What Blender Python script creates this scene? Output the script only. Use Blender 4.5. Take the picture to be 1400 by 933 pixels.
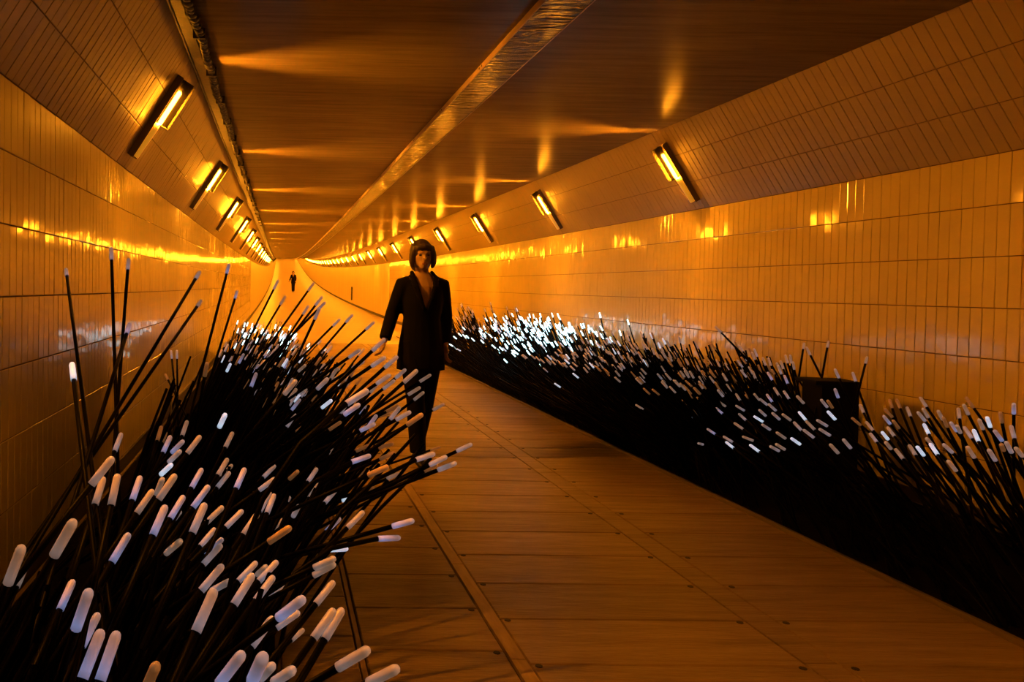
import bpy, bmesh, math, random
from mathutils import Vector, Matrix, Quaternion

for o in list(bpy.data.objects):
    bpy.data.objects.remove(o, do_unlink=True)
SC = bpy.context.scene
COL = SC.collection

# ------------------------------------------------------------------ camera
W, H = 1400.0, 933.0
F = 1000.0                                   # focal length in pixels
YAW, PITCH, ROLL = 0.0119, 0.0154, 0.0153
CX, CY = 394.745, 418.57                     # principal point (shift lens)
EYE = 1.3
CAM = Vector((0.0, 0.0, EYE))


def _m(rows):
    return Matrix(rows)


_c, _s = math.cos(YAW), math.sin(YAW)
RY = _m(((_c, -_s, 0), (_s, _c, 0), (0, 0, 1)))
_c, _s = math.cos(PITCH), math.sin(PITCH)
RP = _m(((1, 0, 0), (0, _c, -_s), (0, _s, _c)))
_c, _s = math.cos(ROLL), math.sin(ROLL)
RR = _m(((_c, 0, _s), (0, 1, 0), (-_s, 0, _c)))
VIEW = RR @ RP @ RY                          # world -> (right, forward, up)
VIEWT = VIEW.transposed()

cam_data = bpy.data.cameras.new('camera')
cam = bpy.data.objects.new('camera', cam_data)
COL.objects.link(cam)
cam_data.sensor_fit = 'HORIZONTAL'
cam_data.sensor_width = 36.0
cam_data.lens = F * 36.0 / W
cam_data.shift_x = (W / 2 - CX) / W
cam_data.shift_y = -(H / 2 - CY) / W
cam_data.clip_start = 0.05
cam_data.clip_end = 500
r0, r1, r2 = VIEW[0], VIEW[1], VIEW[2]
cam.matrix_world = Matrix(((r0[0], r2[0], -r1[0], CAM[0]), (r0[1], r2[1], -r1[1], CAM[1]), (r0[2], r2[2], -r1[2], CAM[2]), (0, 0, 0, 1)))
SC.camera = cam

# ------------------------------------------------------------------ world, exposure
world = bpy.data.worlds.new('world')
SC.world = world
world.use_nodes = True
world.node_tree.nodes['Background'].inputs[0].default_value = (0.0, 0.0, 0.0, 1)
world.node_tree.nodes['Background'].inputs[1].default_value = 0.0
SC.view_settings.view_transform = 'Standard'
SC.view_settings.look = 'None'
SC.view_settings.gamma = 1.0
SC.view_settings.use_curve_mapping = False
SC.view_settings.exposure = -0.3
LAMP_COLOUR = (1.0, 0.30, 0.009)
LAMP_POWER = 3600.0
FIN_CLEAR = 0.032

random.seed(11)
RND = random.Random(7)

# ------------------------------------------------------------------ tunnel geometry
S0, K, GMAX = -12.672, 0.00059274, 0.0839
XL, XR = -1.0595, 3.8823
ROWH = 0.2799
ZT = EYE + 0.7434                            # top of the upright wall
ZC = EYE + 1.4476                            # ceiling
COVE = 0.4435                                # how far the sloping part reaches in
CLX, CRX = XL + COVE, XR - COVE
TILE = 0.0702
S_BACK, S_END = -12.0, 200.0


def elev(s):
    d = max(s - S0, 0.0)
    dm = GMAX / K
    if d < dm:
        return 0.5 * K * d * d
    return 0.5 * K * dm * dm + GMAX * (d - dm)


def slope(s):
    return min(max(s - S0, 0.0) * K, GMAX)


def ray(u, v):
    return VIEWT @ Vector(((u - CX) / F, 1.0, -(v - CY) / F))


def at_depth(u, v, d):
    return CAM + ray(u, v) * d


def at_floor(u, v, h=0.0):
    r = ray(u, v)
    d = 3.0
    for _ in range(30):
        p = CAM + r * d
        d = max(0.2, d + (p.z - h - elev(p.y)) / max(0.02, -r.z + slope(p.y) * 1.0))
    return CAM + r * d


def at_x(u, v, x):
    r = ray(u, v)
    return CAM + r * ((x - CAM.x) / r.x)


def to_px(p):
    q = VIEW @ (Vector(p) - CAM)
    return CX + F * q.x / q.y, CY - F * q.z / q.y


# ------------------------------------------------------------------ helpers
def link(name, mesh, parent=None, mats=()):
    o = bpy.data.objects.new(name, mesh)
    COL.objects.link(o)
    if parent is not None:
        o.parent = parent
    for m in (mats if isinstance(mats, (list, tuple)) else (mats,)):
        mesh.materials.append(m)
    return o


def tag(o, label=None, cat=None, group=None, kind=None):
    if label:
        o['label'] = label
    if cat:
        o['category'] = cat
    if group:
        o['group'] = group
    if kind:
        o['kind'] = kind
    return o


def empty(name, loc=(0, 0, 0)):
    o = bpy.data.objects.new(name, None)
    o.empty_display_size = 0.05
    o.location = loc
    COL.objects.link(o)
    return o


class MB:
    """collects vertices and faces of one mesh"""

    def __init__(self):
        self.v, self.f, self.m = [], [], []

    def quad(self, a, b, c, d, m=0):
        n = len(self.v)
        self.v += [tuple(a), tuple(b), tuple(c), tuple(d)]
        self.f.append((n, n + 1, n + 2, n + 3))
        self.m.append(m)

    def box(self, x0, x1, y0, y1, z0, z1, mat=None, m=0):
        n = len(self.v)
        for z in (z0, z1):
            for x, y in ((x0, y0), (x1, y0), (x1, y1), (x0, y1)):
                p = Vector((x, y, z))
                self.v.append(tuple(mat @ p if mat else p))
        for q in ((0, 3, 2, 1), (4, 5, 6, 7), (0, 1, 5, 4), (1, 2, 6, 5), (2, 3, 7, 6), (3, 0, 4, 7)):
            self.f.append(tuple(n + i for i in q))
            self.m.append(m)

    def tube(self, pts, rads, sides=6, m=0, cap=True, flat=None):
        n0 = len(self.v)
        prev = None
        for i, p in enumerate(pts):
            p = Vector(p)
            t = (Vector(pts[min(i + 1, len(pts) - 1)]) - Vector(pts[max(i - 1, 0)])).normalized()
            if prev is None:
                a = Vector((1, 0, 0)) if abs(t.x) < 0.8 else Vector((0, 1, 0))
                a = (a - t * a.dot(t)).normalized()
            else:
                a = (prev - t * prev.dot(t)).normalized()
            prev = a
            b = t.cross(a)
            for k in range(sides):
                w = 2 * math.pi * k / sides
                r = rads[i]
                ra, rb = (r if isinstance(r, (int, float)) else r[0]), (r if isinstance(r, (int, float)) else r[1])
                self.v.append(tuple(p + a * (ra * math.cos(w)) + b * (rb * math.sin(w))))
        for i in range(len(pts) - 1):
            for k in range(sides):
                k2 = (k + 1) % sides
                self.f.append((n0 + i * sides + k, n0 + i * sides + k2, n0 + (i + 1) * sides + k2, n0 + (i + 1) * sides + k))
                self.m.append(m)
        if cap:
            self.f.append(tuple(n0 + k for k in reversed(range(sides))))
            self.f.append(tuple(n0 + (len(pts) - 1) * sides + k for k in range(sides)))
            self.m += [m, m]

    def mesh(self, name, smooth=False):
        me = bpy.data.meshes.new(name)
        me.from_pydata(self.v, [], self.f)
        if any(self.m):
            me.polygons.foreach_set('material_index', self.m)
        if smooth:
            me.polygons.foreach_set('use_smooth', [True] * len(me.polygons))
        me.update()
        return me

    def build(self, name, mats, parent=None, smooth=False):
        return link(name, self.mesh(name, smooth), parent, mats)


# ------------------------------------------------------------------ materials
def mat(name, base, rough=0.5, metallic=0.0, spec=0.5, emis=None, estr=0.0):
    m = bpy.data.materials.new(name)
    m.use_nodes = True
    b = m.node_tree.nodes['Principled BSDF']
    b.inputs['Base Color'].default_value = (*base, 1)
    b.inputs['Roughness'].default_value = rough
    b.inputs['Metallic'].default_value = metallic
    b.inputs['Specular IOR Level'].default_value = spec
    if emis:
        b.inputs['Emission Color'].default_value = (*emis, 1)
        b.inputs['Emission Strength'].default_value = estr
    return m


def N(m, t, **kw):
    n = m.node_tree.nodes.new(t)
    for k, v in kw.items():
        setattr(n, k, v)
    return n


def L(m, a, b):
    m.node_tree.links.new(a, b)


def bsdf(m):
    return m.node_tree.nodes['Principled BSDF']


def noise(m, scale, vec_scale=(1, 1, 1), detail=4.0, rough=0.55):
    tc = N(m, 'ShaderNodeNewGeometry')
    mp = N(m, 'ShaderNodeMapping')
    mp.inputs['Scale'].default_value = vec_scale
    L(m, tc.outputs['Position'], mp.inputs['Vector'])
    nz = N(m, 'ShaderNodeTexNoise')
    nz.inputs['Scale'].default_value = scale
    nz.inputs['Detail'].default_value = detail
    nz.inputs['Roughness'].default_value = rough
    L(m, mp.outputs['Vector'], nz.inputs['Vector'])
    return nz


def ramp(m, fac, stops):
    r = N(m, 'ShaderNodeValToRGB')
    el = r.color_ramp.elements
    while len(el) < len(stops):
        el.new(0.5)
    for e, (p, c) in zip(el, stops):
        e.position = p
        e.color = (*c, 1)
    L(m, fac, r.inputs['Fac'])
    return r


def bump(m, height, strength, dist):
    b = N(m, 'ShaderNodeBump')
    b.inputs['Strength'].default_value = strength
    b.inputs['Distance'].default_value = dist
    L(m, height, b.inputs['Height'])
    L(m, b.outputs['Normal'], bsdf(m).inputs['Normal'])


# glazed cream tile: slight glaze waviness, slightly different firing from tile to tile
M_tile = mat('glazed_tile', (0.72, 0.62, 0.44), 0.42, 0.0, 0.6)
bsdf(M_tile).inputs['Coat Weight'].default_value = 1.0
bsdf(M_tile).inputs['Coat Roughness'].default_value = 0.08
bsdf(M_tile).inputs['Coat IOR'].default_value = 1.75
nz = noise(M_tile, 1.3, (1, 1, 1), 3)
rp = ramp(M_tile, nz.outputs['Fac'], [(0.3, (0.66, 0.55, 0.18)), (0.7, (0.80, 0.67, 0.24))])
L(M_tile, rp.outputs['Color'], bsdf(M_tile).inputs['Base Color'])
nz2 = noise(M_tile, 9.0, (1, 1, 0.35), 2)
bump(M_tile, nz2.outputs['Fac'], 0.12, 0.004)
M_cove = mat('glazed_slope_tile', (0.38, 0.305, 0.13), 0.5, 0.0, 0.5)
bsdf(M_cove).inputs['Coat Weight'].default_value = 0.22
bsdf(M_cove).inputs['Coat Roughness'].default_value = 0.22
nz2 = noise(M_cove, 9.0, (1, 1, 1), 2)
bump(M_cove, nz2.outputs['Fac'], 0.15, 0.004)
M_grout = mat('dark_grout', (0.16, 0.11, 0.06), 0.9, 0.0, 0.1)

# distant tiling, joints no longer separable
M_fartile = mat('distant_tile', (0.70, 0.60, 0.42), 0.36, 0.0, 0.6)
nzf = noise(M_fartile, 14.0, (0, 1, 0.02), 1)
rpf = ramp(M_fartile, nzf.outputs['Fac'], [(0.35, (0.60, 0.50, 0.24)), (0.65, (0.76, 0.64, 0.32))])
L(M_fartile, rpf.outputs['Color'], bsdf(M_fartile).inputs['Base Color'])
bump(M_fartile, nzf.outputs['Fac'], 0.3, 0.01)

# painted ceiling with a fine crosswise grain
M_ceil = mat('ceiling_paint', (0.17, 0.13, 0.09), 0.9, 0.0, 0.0)
bsdf(M_ceil).inputs['Coat Weight'].default_value = 0.24
bsdf(M_ceil).inputs['Coat Roughness'].default_value = 0.22
nz = noise(M_ceil, 3.0, (0.5, 7, 1), 6, 0.65)
rp = ramp(M_ceil, nz.outputs['Fac'], [(0.3, (0.15, 0.12, 0.068)), (0.7, (0.25, 0.20, 0.115))])
L(M_ceil, rp.outputs['Color'], bsdf(M_ceil).inputs['Base Color'])
nz2 = noise(M_ceil, 40.0, (0.5, 2.2, 1), 3)
bump(M_ceil, nz2.outputs['Fac'], 0.25, 0.01)

M_beam = mat('beam_metal', (0.075, 0.07, 0.06), 0.22, 0.0, 0.22)
nz2 = noise(M_beam, 7.0, (0.8, 3.2, 1), 3)
bump(M_beam, nz2.outputs['Fac'], 0.8, 0.04)
M_beam_side = mat('beam_side_paint', (0.55, 0.42, 0.27), 0.45)
M_tray = mat('tray_metal', (0.045, 0.038, 0.02), 0.5, 0.0)
nz2 = noise(M_tray, 20.0, (1, 1, 1), 3)
bump(M_tray, nz2.outputs['Fac'], 0.4, 0.01)
M_black = mat('black_rubber', (0.012, 0.011, 0.010), 0.45)
M_dark = mat('dark_plinth', (0.05, 0.04, 0.03), 0.6)

# worn wooden floor boards
M_plank = mat('floor_board', (0.30, 0.21, 0.13), 0.38, 0.0, 0.45)
nz = noise(M_plank, 4.0, (0.6, 6, 1), 7, 0.72)
rp = ramp(M_plank, nz.outputs['Fac'], [(0.3, (0.17, 0.12, 0.07)), (0.62, (0.28, 0.20, 0.12)), (0.8, (0.36, 0.265, 0.165))])
oi = N(M_plank, 'ShaderNodeObjectInfo')
mr = N(M_plank, 'ShaderNodeMapRange')
mr.inputs['To Min'].default_value = 0.78
mr.inputs['To Max'].default_value = 1.12
L(M_plank, oi.outputs['Random'], mr.inputs['Value'])
mx = N(M_plank, 'ShaderNodeVectorMath', operation='SCALE')
L(M_plank, rp.outputs['Color'], mx.inputs[0])
L(M_plank, mr.outputs['Result'], mx.inputs['Scale'])
L(M_plank, mx.outputs['Vector'], bsdf(M_plank).inputs['Base Color'])
nz2 = noise(M_plank, 22.0, (0.6, 5, 1), 4)
bump(M_plank, nz2.outputs['Fac'], 0.35, 0.008)
rr = ramp(M_plank, nz.outputs['Fac'], [(0.3, (0.5, 0.5, 0.5)), (0.8, (0.3, 0.3, 0.3))])
L(M_plank, rr.outputs['Color'], bsdf(M_plank).inputs['Roughness'])
M_strip = mat('floor_strip', (0.36, 0.26, 0.155), 0.42)
nz = noise(M_strip, 8.0, (5, 0.8, 1), 5)
rp = ramp(M_strip, nz.outputs['Fac'], [(0.3, (0.24, 0.17, 0.10)), (0.7, (0.40, 0.29, 0.18))])
L(M_strip, rp.outputs['Color'], bsdf(M_strip).inputs['Base Color'])
M_floor = mat('floor_bed', (0.03, 0.02, 0.012), 0.8)
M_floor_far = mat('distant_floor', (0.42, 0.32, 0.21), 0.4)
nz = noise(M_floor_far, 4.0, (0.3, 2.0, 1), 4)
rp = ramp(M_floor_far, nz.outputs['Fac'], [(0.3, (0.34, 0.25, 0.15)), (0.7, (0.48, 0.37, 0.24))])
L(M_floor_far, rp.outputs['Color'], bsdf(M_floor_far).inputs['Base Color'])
M_screw = mat('dark_screw', (0.03, 0.025, 0.02), 0.5, 0.6)

M_lampbody = mat('lamp_housing', (0.50, 0.42, 0.30), 0.5)
M_lampdark = mat('lamp_side', (0.16, 0.12, 0.07), 0.6)
M_lampcover = mat('lamp_cover', (0.75, 0.66, 0.5), 0.35, emis=(1.0, 0.34, 0.012), estr=0.55)
M_tube = mat('lamp_tube', (0.8, 0.8, 0.8), 0.4, emis=LAMP_COLOUR, estr=LAMP_POWER)

M_tube_3 = mat('lamp_tube_boost_high', (0.8, 0.8, 0.8), 0.4, emis=LAMP_COLOUR, estr=LAMP_POWER * 3.2)  # tubes farther down get raised strength to brighten the distance
M_tube_1 = mat('lamp_tube_boost_low', (0.8, 0.8, 0.8), 0.4, emis=LAMP_COLOUR, estr=LAMP_POWER * 1.5)
M_tube_2 = mat('lamp_tube_boost_mid', (0.8, 0.8, 0.8), 0.4, emis=LAMP_COLOUR, estr=LAMP_POWER * 2.3)
M_fin = bpy.data.materials.new('fin_light_filter')  # dim see-through fins added to shape the lamp light into a fan
M_fin.use_nodes = True
_nt = M_fin.node_tree
_nt.nodes.clear()
_o = _nt.nodes.new('ShaderNodeOutputMaterial')
_mx = _nt.nodes.new('ShaderNodeMixShader')
_tr = _nt.nodes.new('ShaderNodeBsdfTransparent')
_df = _nt.nodes.new('ShaderNodeBsdfDiffuse')
_tr.inputs[0].default_value = (FIN_CLEAR, FIN_CLEAR, FIN_CLEAR, 1)
_df.inputs[0].default_value = (0.5, 0.42, 0.3, 1)
_mx.inputs[0].default_value = 0.03
_nt.links.new(_tr.outputs[0], _mx.inputs[1])
_nt.links.new(_df.outputs[0], _mx.inputs[2])
_nt.links.new(_mx.outputs[0], _o.inputs[0])

# fibre rods
M_stalk = mat('black_fibre', (0.0012, 0.0011, 0.0011), 0.45, 0.0, 0.04)


def tip_mat(name, base, e_base, e_end, strength, cap=1.6):
    """frosted sleeve; the diode sits at its foot, so the foot glows most, and the rounded end catches it again"""
    m = mat(name, base, 0.40, 0.0, 0.5)
    at = N(m, 'ShaderNodeAttribute', attribute_name='along')
    mid = tuple(0.45 * a + 0.45 * b for a, b in zip(e_base, e_end))
    r = ramp(m, at.outputs['Fac'], [(0.0, tuple(0.6 * c for c in e_base)), (0.16, e_base), (0.45, mid), (0.82, tuple(0.8 * c for c in e_end)), (0.97, tuple(min(1, cap * c) for c in e_end))])
    L(m, r.outputs['Color'], bsdf(m).inputs['Emission Color'])
    bsdf(m).inputs['Emission Strength'].default_value = strength
    return m


TIPS = {
    'w': tip_mat('tip_warm', (0.42, 0.35, 0.30), (0.34, 0.25, 0.22), (0.30, 0.18, 0.11), 0.52),
    'g': tip_mat('tip_grey', (0.42, 0.38, 0.37), (0.36, 0.32, 0.38), (0.28, 0.20, 0.17), 0.52),
    'b': tip_mat('tip_lavender', (0.42, 0.39, 0.42), (0.32, 0.38, 0.72), (0.27, 0.20, 0.21), 0.55),
    'o': tip_mat('tip_amber', (0.40, 0.26, 0.14), (0.24, 0.11, 0.04), (0.24, 0.10, 0.03), 0.45),
    'x': tip_mat('tip_bright', (0.6, 0.6, 0.65), (0.62, 0.80, 1.0), (0.60, 0.66, 0.85), 0.9, 1.2),
    'c': tip_mat('tip_cyan', (0.6, 0.65, 0.65), (0.50, 0.90, 1.0), (0.58, 0.92, 1.0), 4.0, 1.1),
}

# ------------------------------------------------------------------ the tunnel shell
SLIST = [S_BACK + i * 1.0 for i in range(0, 73)] + [63.0 + i * 3.0 for i in range(0, 46)]


def sweep(name, prof, s_list, mats, mfun=None, parent=None):
    """prof: list of (x, z) relative to the floor line, swept along the tunnel"""
    mb = MB()
    for a, b in zip(s_list[:-1], s_list[1:]):
        for i, (p, q) in enumerate(zip(prof[:-1], prof[1:])):
            mb.quad((p[0], a, p[1] + elev(a)), (q[0], a, q[1] + elev(a)), (q[0], b, q[1] + elev(b)), (p[0], b, p[1] + elev(b)), mfun(i, a) if mfun else 0)
    return mb.build(name, mats, parent)


def box_sweep(name, x0, x1, z0, z1, s_list, mats, parent=None):
    prof = [(x0, z0), (x0, z1), (x1, z1), (x1, z0), (x0, z0)]
    o = sweep(name, prof, s_list, mats, None, parent)
    return o


TILE_END = 26.0      # real tiles up to here
REC = 0.004          # how far the joints lie behind the tile faces

n_far = lambda i, a: 1 if a >= TILE_END else 0


def structure(o):
    o['kind'] = 'structure'
    return o


# floor bed under the boards, then the distant floor
FLOOR_END = 16.0
sl_near = [s for s in SLIST if s <= TILE_END + 1e-6]
sl_far = [s for s in SLIST if s >= TILE_END - 1e-6]
floor = structure(sweep('floor', [(XL - 0.02, -0.012), (XR + 0.02, -0.012)], [s for s in SLIST if s <= FLOOR_END] , M_floor))
mbf = MB()
slf = [s for s in SLIST if s >= FLOOR_END]
for a, b in zip(slf[:-1], slf[1:]):
    mbf.quad((XL, a, elev(a)), (XR, a, elev(a)), (XR, b, elev(b)), (XL, b, elev(b)))
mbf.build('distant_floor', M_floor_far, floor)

walls = {}
for side, x, sg in (('left', XL, -1), ('right', XR, 1)):
    xr = x + sg * REC
    w = structure(sweep('wall_' + side, [(xr, -0.012), (xr, ZT + 0.004)] if sg < 0 else [(xr, ZT + 0.004), (xr, -0.012)], sl_near, M_grout))
    far = sweep('distant_tiling', [(x, 0), (x, ZT)] if sg < 0 else [(x, ZT), (x, 0)], sl_far, M_fartile, None, w)
    walls[side] = w
    # sloping part
    xi = x - sg * COVE
    dx, dz = (xi - x), (ZC - ZT)
    ln = math.hypot(dx, dz)
    nx, nz_ = (-dz / ln * (1 if sg > 0 else -1)), -abs(dx) / ln
    ox, oz = -nx * REC, -nz_ * REC
    c = structure(sweep('wall_%s_slope' % side, [(x + ox, ZT + oz), (xi + ox, ZC + oz)] if sg < 0 else [(xi + ox, ZC + oz), (x + ox, ZT + oz)], sl_near, M_grout))
    sweep('distant_tiling', [(x, ZT), (xi, ZC)] if sg < 0 else [(xi, ZC), (x, ZT)], sl_far, M_cove, None, c)
    walls[side + '_slope'] = c

ceiling = structure(sweep('ceiling', [(CLX - 0.02, ZC), (CRX + 0.02, ZC)], SLIST, M_ceil))

# tiles -------------------------------------------------------------


def tile_mesh(w, h, j, jh, ch=0.0022):
    """face in the local x (along) / y (up) plane, pointing to +z; 18 triangles"""
    mb = MB()
    a, b = w / 2 - j / 2, h / 2 - jh / 2
    r0 = [(-a, -b, -REC - 0.003), (a, -b, -REC - 0.003), (a, b, -REC - 0.003), (-a, b, -REC - 0.003)]
    r1 = [(-a, -b, -ch * 0.5), (a, -b, -ch * 0.5), (a, b, -ch * 0.5), (-a, b, -ch * 0.5)]
    r2 = [(-a + ch, -b + ch, 0), (a - ch, -b + ch, 0), (a - ch, b - ch, 0), (-a + ch, b - ch, 0)]
    mb.v = r0 + r1 + r2
    for k in range(4):
        k2 = (k + 1) % 4
        mb.f += [(k, k2, 4 + k2, 4 + k), (4 + k, 4 + k2, 8 + k2, 8 + k)]
        mb.m += [0, 0]
    mb.f.append((8, 9, 10, 11))
    mb.m.append(0)
    return mb


def lay_tiles(host, x0, z0, x1, z1, rows, sg, material, count, phase, name='tile', rng=RND):
    """rows of upright tiles between the lower edge (x0,z0) and the upper edge (x1,z1)"""
    up = Vector((x1 - x0, 0, z1 - z0))
    rowh = up.length / rows
    up.normalize()
    along = Vector((0, 1, 0)) if sg > 0 else Vector((0, -1, 0))
    nrm = along.cross(up)
    if nrm.x * sg > 0:
        along = -along
        nrm = -nrm
    proto = tile_mesh(TILE, rowh, 0.0031, 0.0048)
    me = proto.mesh(name)
    me.materials.append(material)
    cand, rest = [], []
    n0, n1 = int(math.ceil((-6.0 - phase) / TILE)), int((TILE_END - phase) / TILE)
    for k in range(n0, n1):
        s = phase + (k + 0.5) * TILE
        for r in range(rows):
            p = Vector((x0, s, z0)) + up * (rowh * (r + 0.5))
            p.z += elev(s)
            q = VIEW @ (p - CAM)
            vis = False
            if q.y > 0.3:
                u, v = CX + F * q.x / q.y, CY - F * q.z / q.y
                vis = -8 < u < W + 8 and -60 < v < H + 60
            cand.append((not vis, (p - CAM).length, p, s))
    cand.sort(key=lambda t: (t[0], t[1]))
    rots = []
    for i, (hid, d, p, s) in enumerate(cand):
        a1, a2 = rng.gauss(0, 0.008), rng.gauss(0, 0.0055)
        al = (along + Vector((0, 0, slope(s) * (1 if along.y > 0 else -1)))).normalized()
        u2 = (up - al * up.dot(al)).normalized()
        n2 = al.cross(u2)
        m3 = Matrix((al, u2, n2)).transposed()
        m3 = m3 @ Matrix.Rotation(a1, 3, 'Y') @ Matrix.Rotation(a2, 3, 'X')
        off = n2 * rng.uniform(-0.0006, 0.0006)
        m4 = m3.to_4x4()
        m4.translation = p + off
        if i < count and not hid:
            o = bpy.data.objects.new(name, me)
            COL.objects.link(o)
            o.parent = host
            o.matrix_local = m4
        else:
            rest.append(m4)
    mb = MB()
    for m4 in rest:
        n = len(mb.v)
        mb.v += [tuple(m4 @ Vector(v)) for v in proto.v]
        mb.f += [tuple(n + i for i in f) for f in proto.f]
        mb.m += proto.m
    o = mb.build('small_tiles', material, host)
    o['kind'] = 'stuff'


ph_r = at_x(1383.3, 212, XR).y
for side, x, sg in (('left', XL, -1), ('right', XR, 1)):
    xi = x - sg * COVE
    ph = ph_r % TILE
    lay_tiles(walls[side], x, ZT - 7 * ROWH, x, ZT, 7, sg, M_tile, 300, ph)
    lay_tiles(walls[side + '_slope'], x, ZT, xi, ZC, 3, sg, M_cove, 300, ph)

# skirting
sl_b = [s for s in SLIST]
structure(box_sweep('baseboard_left', XL, XL + 0.018, -0.01, 0.095, sl_b, M_dark))
structure(box_sweep('baseboard_right', XR - 0.018, XR, -0.01, 0.095, sl_b, M_dark))

# ceiling duct cover along the middle
beam = empty('ceiling_duct', (0, 0, 0))
tag(beam, 'long flat metal duct cover running along the middle of the ceiling', 'duct')
sl60 = [s for s in SLIST if s <= 110]
mb = MB()
BX0, BX1, BD = 1.30, 1.545, 0.036
for a, b in zip(sl60[:-1], sl60[1:]):
    za, zb = ZC - BD + elev(a), ZC - BD + elev(b)
    mb.quad((BX0 + 0.004, a, za), (BX1, a, za), (BX1, b, zb), (BX0 + 0.004, b, zb))
mb.build('underside', M_beam, beam)
box_sweep('side_flange', BX0, BX0 + 0.006, ZC - BD - 0.003, ZC + 0.01, sl60, M_beam_side, beam)
box_sweep('side_flange', BX1 - 0.003, BX1 + 0.003, ZC - BD - 0.002, ZC + 0.01, sl60, M_beam_side, beam)
mb = MB()
for i in range(60):      # fixing screws on the flange, in pairs
    s = 1.2 + 2.4 * i * 0.5
    if s < 20:
        for d in (0, 0.06):
            mb2 = MB()
            mb2.box(BX0 - 0.003, BX0 + 0.001, s + d, s + d + 0.012, ZC - 0.022 + elev(s), ZC - 0.010 + elev(s))
            mb2.build('screw', M_screw, beam)

# cable tray and cable on the left of the ceiling
tray = box_sweep('cable_tray', CLX + 0.024, CLX + 0.088, ZC - 0.014, ZC - 0.002, sl60, M_tray)
tag(tray, 'narrow olive metal strip along the ceiling edge above the sloping tiles', 'cable tray')
cable = empty('ceiling_cable', (0, 0, 0))
tag(cable, 'black twisted cable running along the ceiling beside the metal strip', 'cable')
cx0 = -0.492
for ph in (0, math.pi):
    pts, rad = [], []
    s = 1.6
    while s < 60:
        w = s / 0.055 * math.pi if s < 14 else s / 0.2 * math.pi
        wob = 0.006 * math.sin(s * 3.1) + 0.005 * math.sin(s * 7.7)
        pts.append((cx0 + wob + 0.014 * math.cos(w + ph), s, ZC - 0.036 + elev(s) + 0.011 * math.sin(w + ph)))
        rad.append(0.0165 + 0.0035 * math.sin(s * 23 + ph))
        s += 0.022 if s < 8 else (0.05 if s < 14 else 0.4)
    mb = MB()
    mb.tube(pts, rad, 6)
    mb.build('strand', M_black, cable, True)
for i in range(22):
    s = 2.0 + i * 0.75
    mb = MB()
    mb.box(cx0 - 0.034, cx0 + 0.036, s, s + 0.018, ZC - 0.060 + elev(s), ZC + 0.004 + elev(s))
    mb.build('clip', M_black, cable)
mb = MB()
s = 1.6
pts, rad = [], []
while s < 60:
    pts.append((CLX + 0.013 + RND.uniform(-0.003, 0.003), s, ZC - 0.012 + elev(s)))
    rad.append(RND.uniform(0.006, 0.011))
    s += 0.045 if s < 10 else 0.4
mb.tube(pts, rad, 5)
seal = mb.build('edge_sealant', M_black, None, True)
tag(seal, 'lumpy black sealant bead where the sloping tiles meet the ceiling strip', 'sealant')

# floor boards ------------------------------------------------------
FA1, FA2, FB1, FB2, FL_ = 0.800, 0.858, 1.8086, 1.927, 0.297
PL = 0.338
sC = at_floor(760, 908.5).y          # a joint of the middle boards
sA = at_floor(600, 889.6).y          # a joint of the boards left of them
BEDR, BEDL = 2.6944, 0.02


def plank(x0, x1, s, ln, name='plank'):
    g = 0.0062
    ch = 0.004
    za, zb = elev(s), elev(s + ln)
    v = []
    for (ix, iz) in ((0, -0.014), (0, -ch), (ch, 0.0)):
        for (x, y, e) in ((x0 + g / 2 + ix, s + g / 2 + ix, za), (x1 - g / 2 - ix, s + g / 2 + ix, za), (x1 - g / 2 - ix, s + ln - g / 2 - ix, zb), (x0 + g / 2 + ix, s + ln - g / 2 - ix, zb)):
            v.append((x, y, e + iz))
    f = []
    for r in (0, 4):
        for k in range(4):
            k2 = (k + 1) % 4
            f.append((r + k, r + k2, r + 4 + k2, r + 4 + k))
    f.append((8, 9, 10, 11))
    me = bpy.data.meshes.new(name)
    me.from_pydata(v, [], f)
    link(name, me, floor, M_plank)


for x0, x1, s_ref in ((XL + 0.02, BEDL, sA), (BEDL, FL_ - 0.012, sA + 0.1), (FL_ + 0.012, FA1, sA), (FA2, FB1, sC), (FB2, BEDR, sC + 0.006), (BEDR, XR - 0.02, sC)):
    k = int(math.floor((0.3 - s_ref) / PL))
    s = s_ref + k * PL
    while s < FLOOR_END:
        ln = min(PL, FLOOR_END - s)
        if ln > 0.05:
            plank(x0, x1, s, ln)
        s += PL
# lengthwise strips that hold the board ends
for x0, x1, h, off in ((FA1, FA2, 0.004, 0.08), (FB1, FB2, -0.001, 0.1), (FL_ - 0.012, FL_ + 0.012, -0.002, 0.0)):
    s = at_floor(706, 903).y - 5 * 0.86
    while s < FLOOR_END:
        mb = MB()
        b = min(s + 0.86 - 0.004, FLOOR_END)
        s1 = max(s, 0.2)
        if b > s1 + 0.02:
            n = len(mb.v)
            mb.box(x0 + 0.004, x1 - 0.004, s1, b, -0.014, h)
            mb.v = [(x, y, z + elev(y)) for x, y, z in mb.v]
            mb.build('floor_strip', M_plank if x0 == FB1 else M_strip, floor)
        s += 0.86
# screw heads beside the strips
for xs, s_ref in ((FA2 + 0.028, sC), (FA1 - 0.03, sA), (FB1 - 0.03, sC), (FB2 + 0.03, sC)):
    k = 0
    s = s_ref - 2 * PL
    while s < 8:
        mb = MB()
        mb.tube([(xs, s - 0.014, elev(s) - 0.004), (xs, s - 0.014, elev(s) + 0.002)], [0.014, 0.012], 8)
        mb.build('screw', M_screw, floor)
        s += PL

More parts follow.
